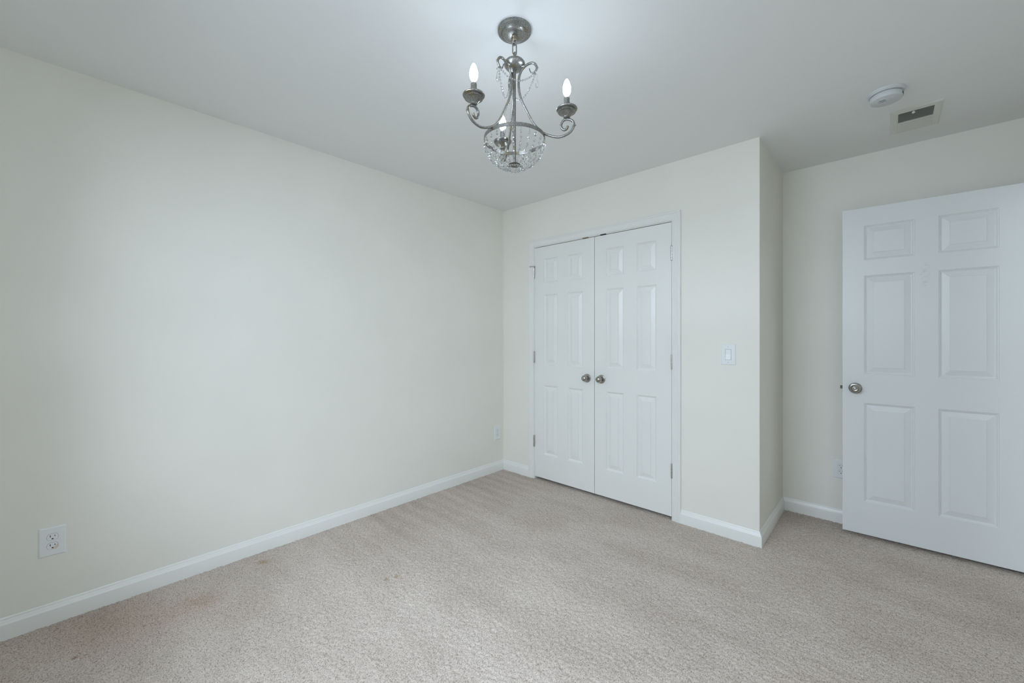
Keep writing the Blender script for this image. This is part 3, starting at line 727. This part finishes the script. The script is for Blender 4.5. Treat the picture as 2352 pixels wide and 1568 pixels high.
# the cups stand at radius 0.203 on each arm
for o in (p_pan, p_slv, p_blb): pass
for i, a in enumerate(ANG):
    a = math.radians(a)
    for proto in (p_arm, p_pan, p_slv, p_blb):
        o = proto if i == 0 else proto.copy()
        if i > 0:
            COL.objects.link(o); o.parent = ch
            for c in list(proto.children):
                k = c.copy(); COL.objects.link(k); k.parent = o
        o.rotation_euler = (0, 0, a)
        if proto is not p_arm: o.location = (0.203 * math.cos(a), 0.203 * math.sin(a), -H)

# crystals: almond and bead, faceted, shared mesh data
def crystal_me(name, prof, seg):
    bm = BM(); lathe(bm, prof, seg); bmesh.ops.recalc_face_normals(bm, faces=bm.faces[:])
    me = bpy.data.meshes.new(name); bm.to_mesh(me); bm.free(); me.materials.append(M_crystal); return me
ME_al = crystal_me('almond_crystal', [(0, -0.0098), (0.0028, -0.0064), (0.0050, -0.0012), (0.0050, 0.0012), (0.0028, 0.0064), (0, 0.0098)], 6)
ME_bd = crystal_me('crystal_bead', [(0, -0.0046), (0.0033, -0.0037), (0.0047, -0.0009), (0.0047, 0.0009), (0.0033, 0.0037), (0, 0.0046)], 8)
ME_sb = crystal_me('swag_bead', [(0, -0.0038), (0.0028, -0.0030), (0.0041, -0.0007), (0.0041, 0.0007), (0.0028, 0.0030), (0, 0.0038)], 8)
def place(me, name, parent, p, d):
    o = bpy.data.objects.new(name, me); COL.objects.link(o); o.parent = parent
    o.location = p; o.rotation_euler = Vector(d).to_track_quat('Z', 'Y').to_euler(); return o
def arc_points(P):
    L = [0.0]
    for a, b in zip(P, P[1:]): L.append(L[-1] + (b - a).length)
    return L
def at(P, L, s):
    for i in range(len(L) - 1):
        if L[i + 1] >= s:
            t = (s - L[i]) / (L[i + 1] - L[i]); return P[i].lerp(P[i + 1], t), (P[i + 1] - P[i]).normalized()
    return P[-1], (P[-1] - P[-2]).normalized()
NSTR = 24
base_ang = math.radians(42.8 - 90 + 11.5)
prof = [(0.1175 * math.cos(t), 2.0075 - 0.109 * math.sin(t)) for t in [math.radians(79 * k / 40) for k in range(41)]]
prof[-1] = (0.0215, 1.9140)
# unit strand along local +x, rotated about the stem
sp_ = [Vector((r, 0, dz(z))) for r, z in prof]; L_ = arc_points(sp_)
bm = BM(); tube(bm, sp_, 0.0004, 5); me_wire = None
strand0 = obj('crystal_strand', bm, M_silver, ch, 60)
step = (L_[-1] - 0.012) / 7.0
for j in range(7):
    p, d = at(sp_, L_, 0.016 + step * j)
    if j % 2 == 0 and j < 6: place(ME_al, 'almond_crystal', strand0, p, d)
    else: place(ME_bd, 'crystal_bead', strand0, p, d)
for i in range(NSTR):
    s = strand0
    if i > 0:
        s = strand0.copy(); COL.objects.link(s); s.parent = ch
        for c in list(strand0.children):
            k = c.copy(); COL.objects.link(k); k.parent = s
    s.rotation_euler = (0, 0, base_ang + 2 * PI * i / NSTR)
# swags between the arm hooks and the teardrops hanging from them
HR, HZ = 0.0840, 2.2600
hook = [Vector((HR * math.cos(math.radians(a)), HR * math.sin(math.radians(a)), dz(HZ))) for a in ANG]
sags = {(0, 1): 0.070, (1, 2): 0.070, (2, 0): 0.042}
for (i, j), sag in sags.items():
    a, b = hook[i], hook[j]
    P = [a.lerp(b, t) - Vector((0, 0, sag * 4 * t * (1 - t))) for t in [k / 40 for k in range(41)]]
    L = arc_points(P)
    bm = BM(); tube(bm, P, 0.00035, 5); sg = obj('crystal_swag', bm, M_silver, ch, 60)
    n = int(L[-1] / 0.0098)
    for k in range(n):
        p, d = at(P, L, L[-1] * (k + 0.5) / n); place(ME_sb, 'swag_bead', sg, p, d)
for i, a in enumerate(ANG):
    a = math.radians(a); c = Vector((0.0885 * math.cos(a), 0.0885 * math.sin(a), 0))
    if i == 0:
        bm = BM()
        lathe(bm, [(0, dz(2.2000)), (0.0035, dz(2.2012)), (0.0060, dz(2.2052)), (0.0066, dz(2.2100)), (0.0052, dz(2.2200)), (0.0030, dz(2.2320)), (0.0012, dz(2.2400)), (0, dz(2.2425))], 8)
        lathe(bm, [(0, dz(2.2435)), (0.0032, dz(2.2455)), (0.0048, dz(2.2485)), (0.0032, dz(2.2515)), (0, dz(2.2535))], 8)
        pd = obj('teardrop_pendant', bm, M_crystal, ch)
    else:
        pd = pd0.copy(); COL.objects.link(pd); pd.parent = ch
    if i == 0: pd0 = pd
    pd.location = c; pd.rotation_euler = (0, 0, a)
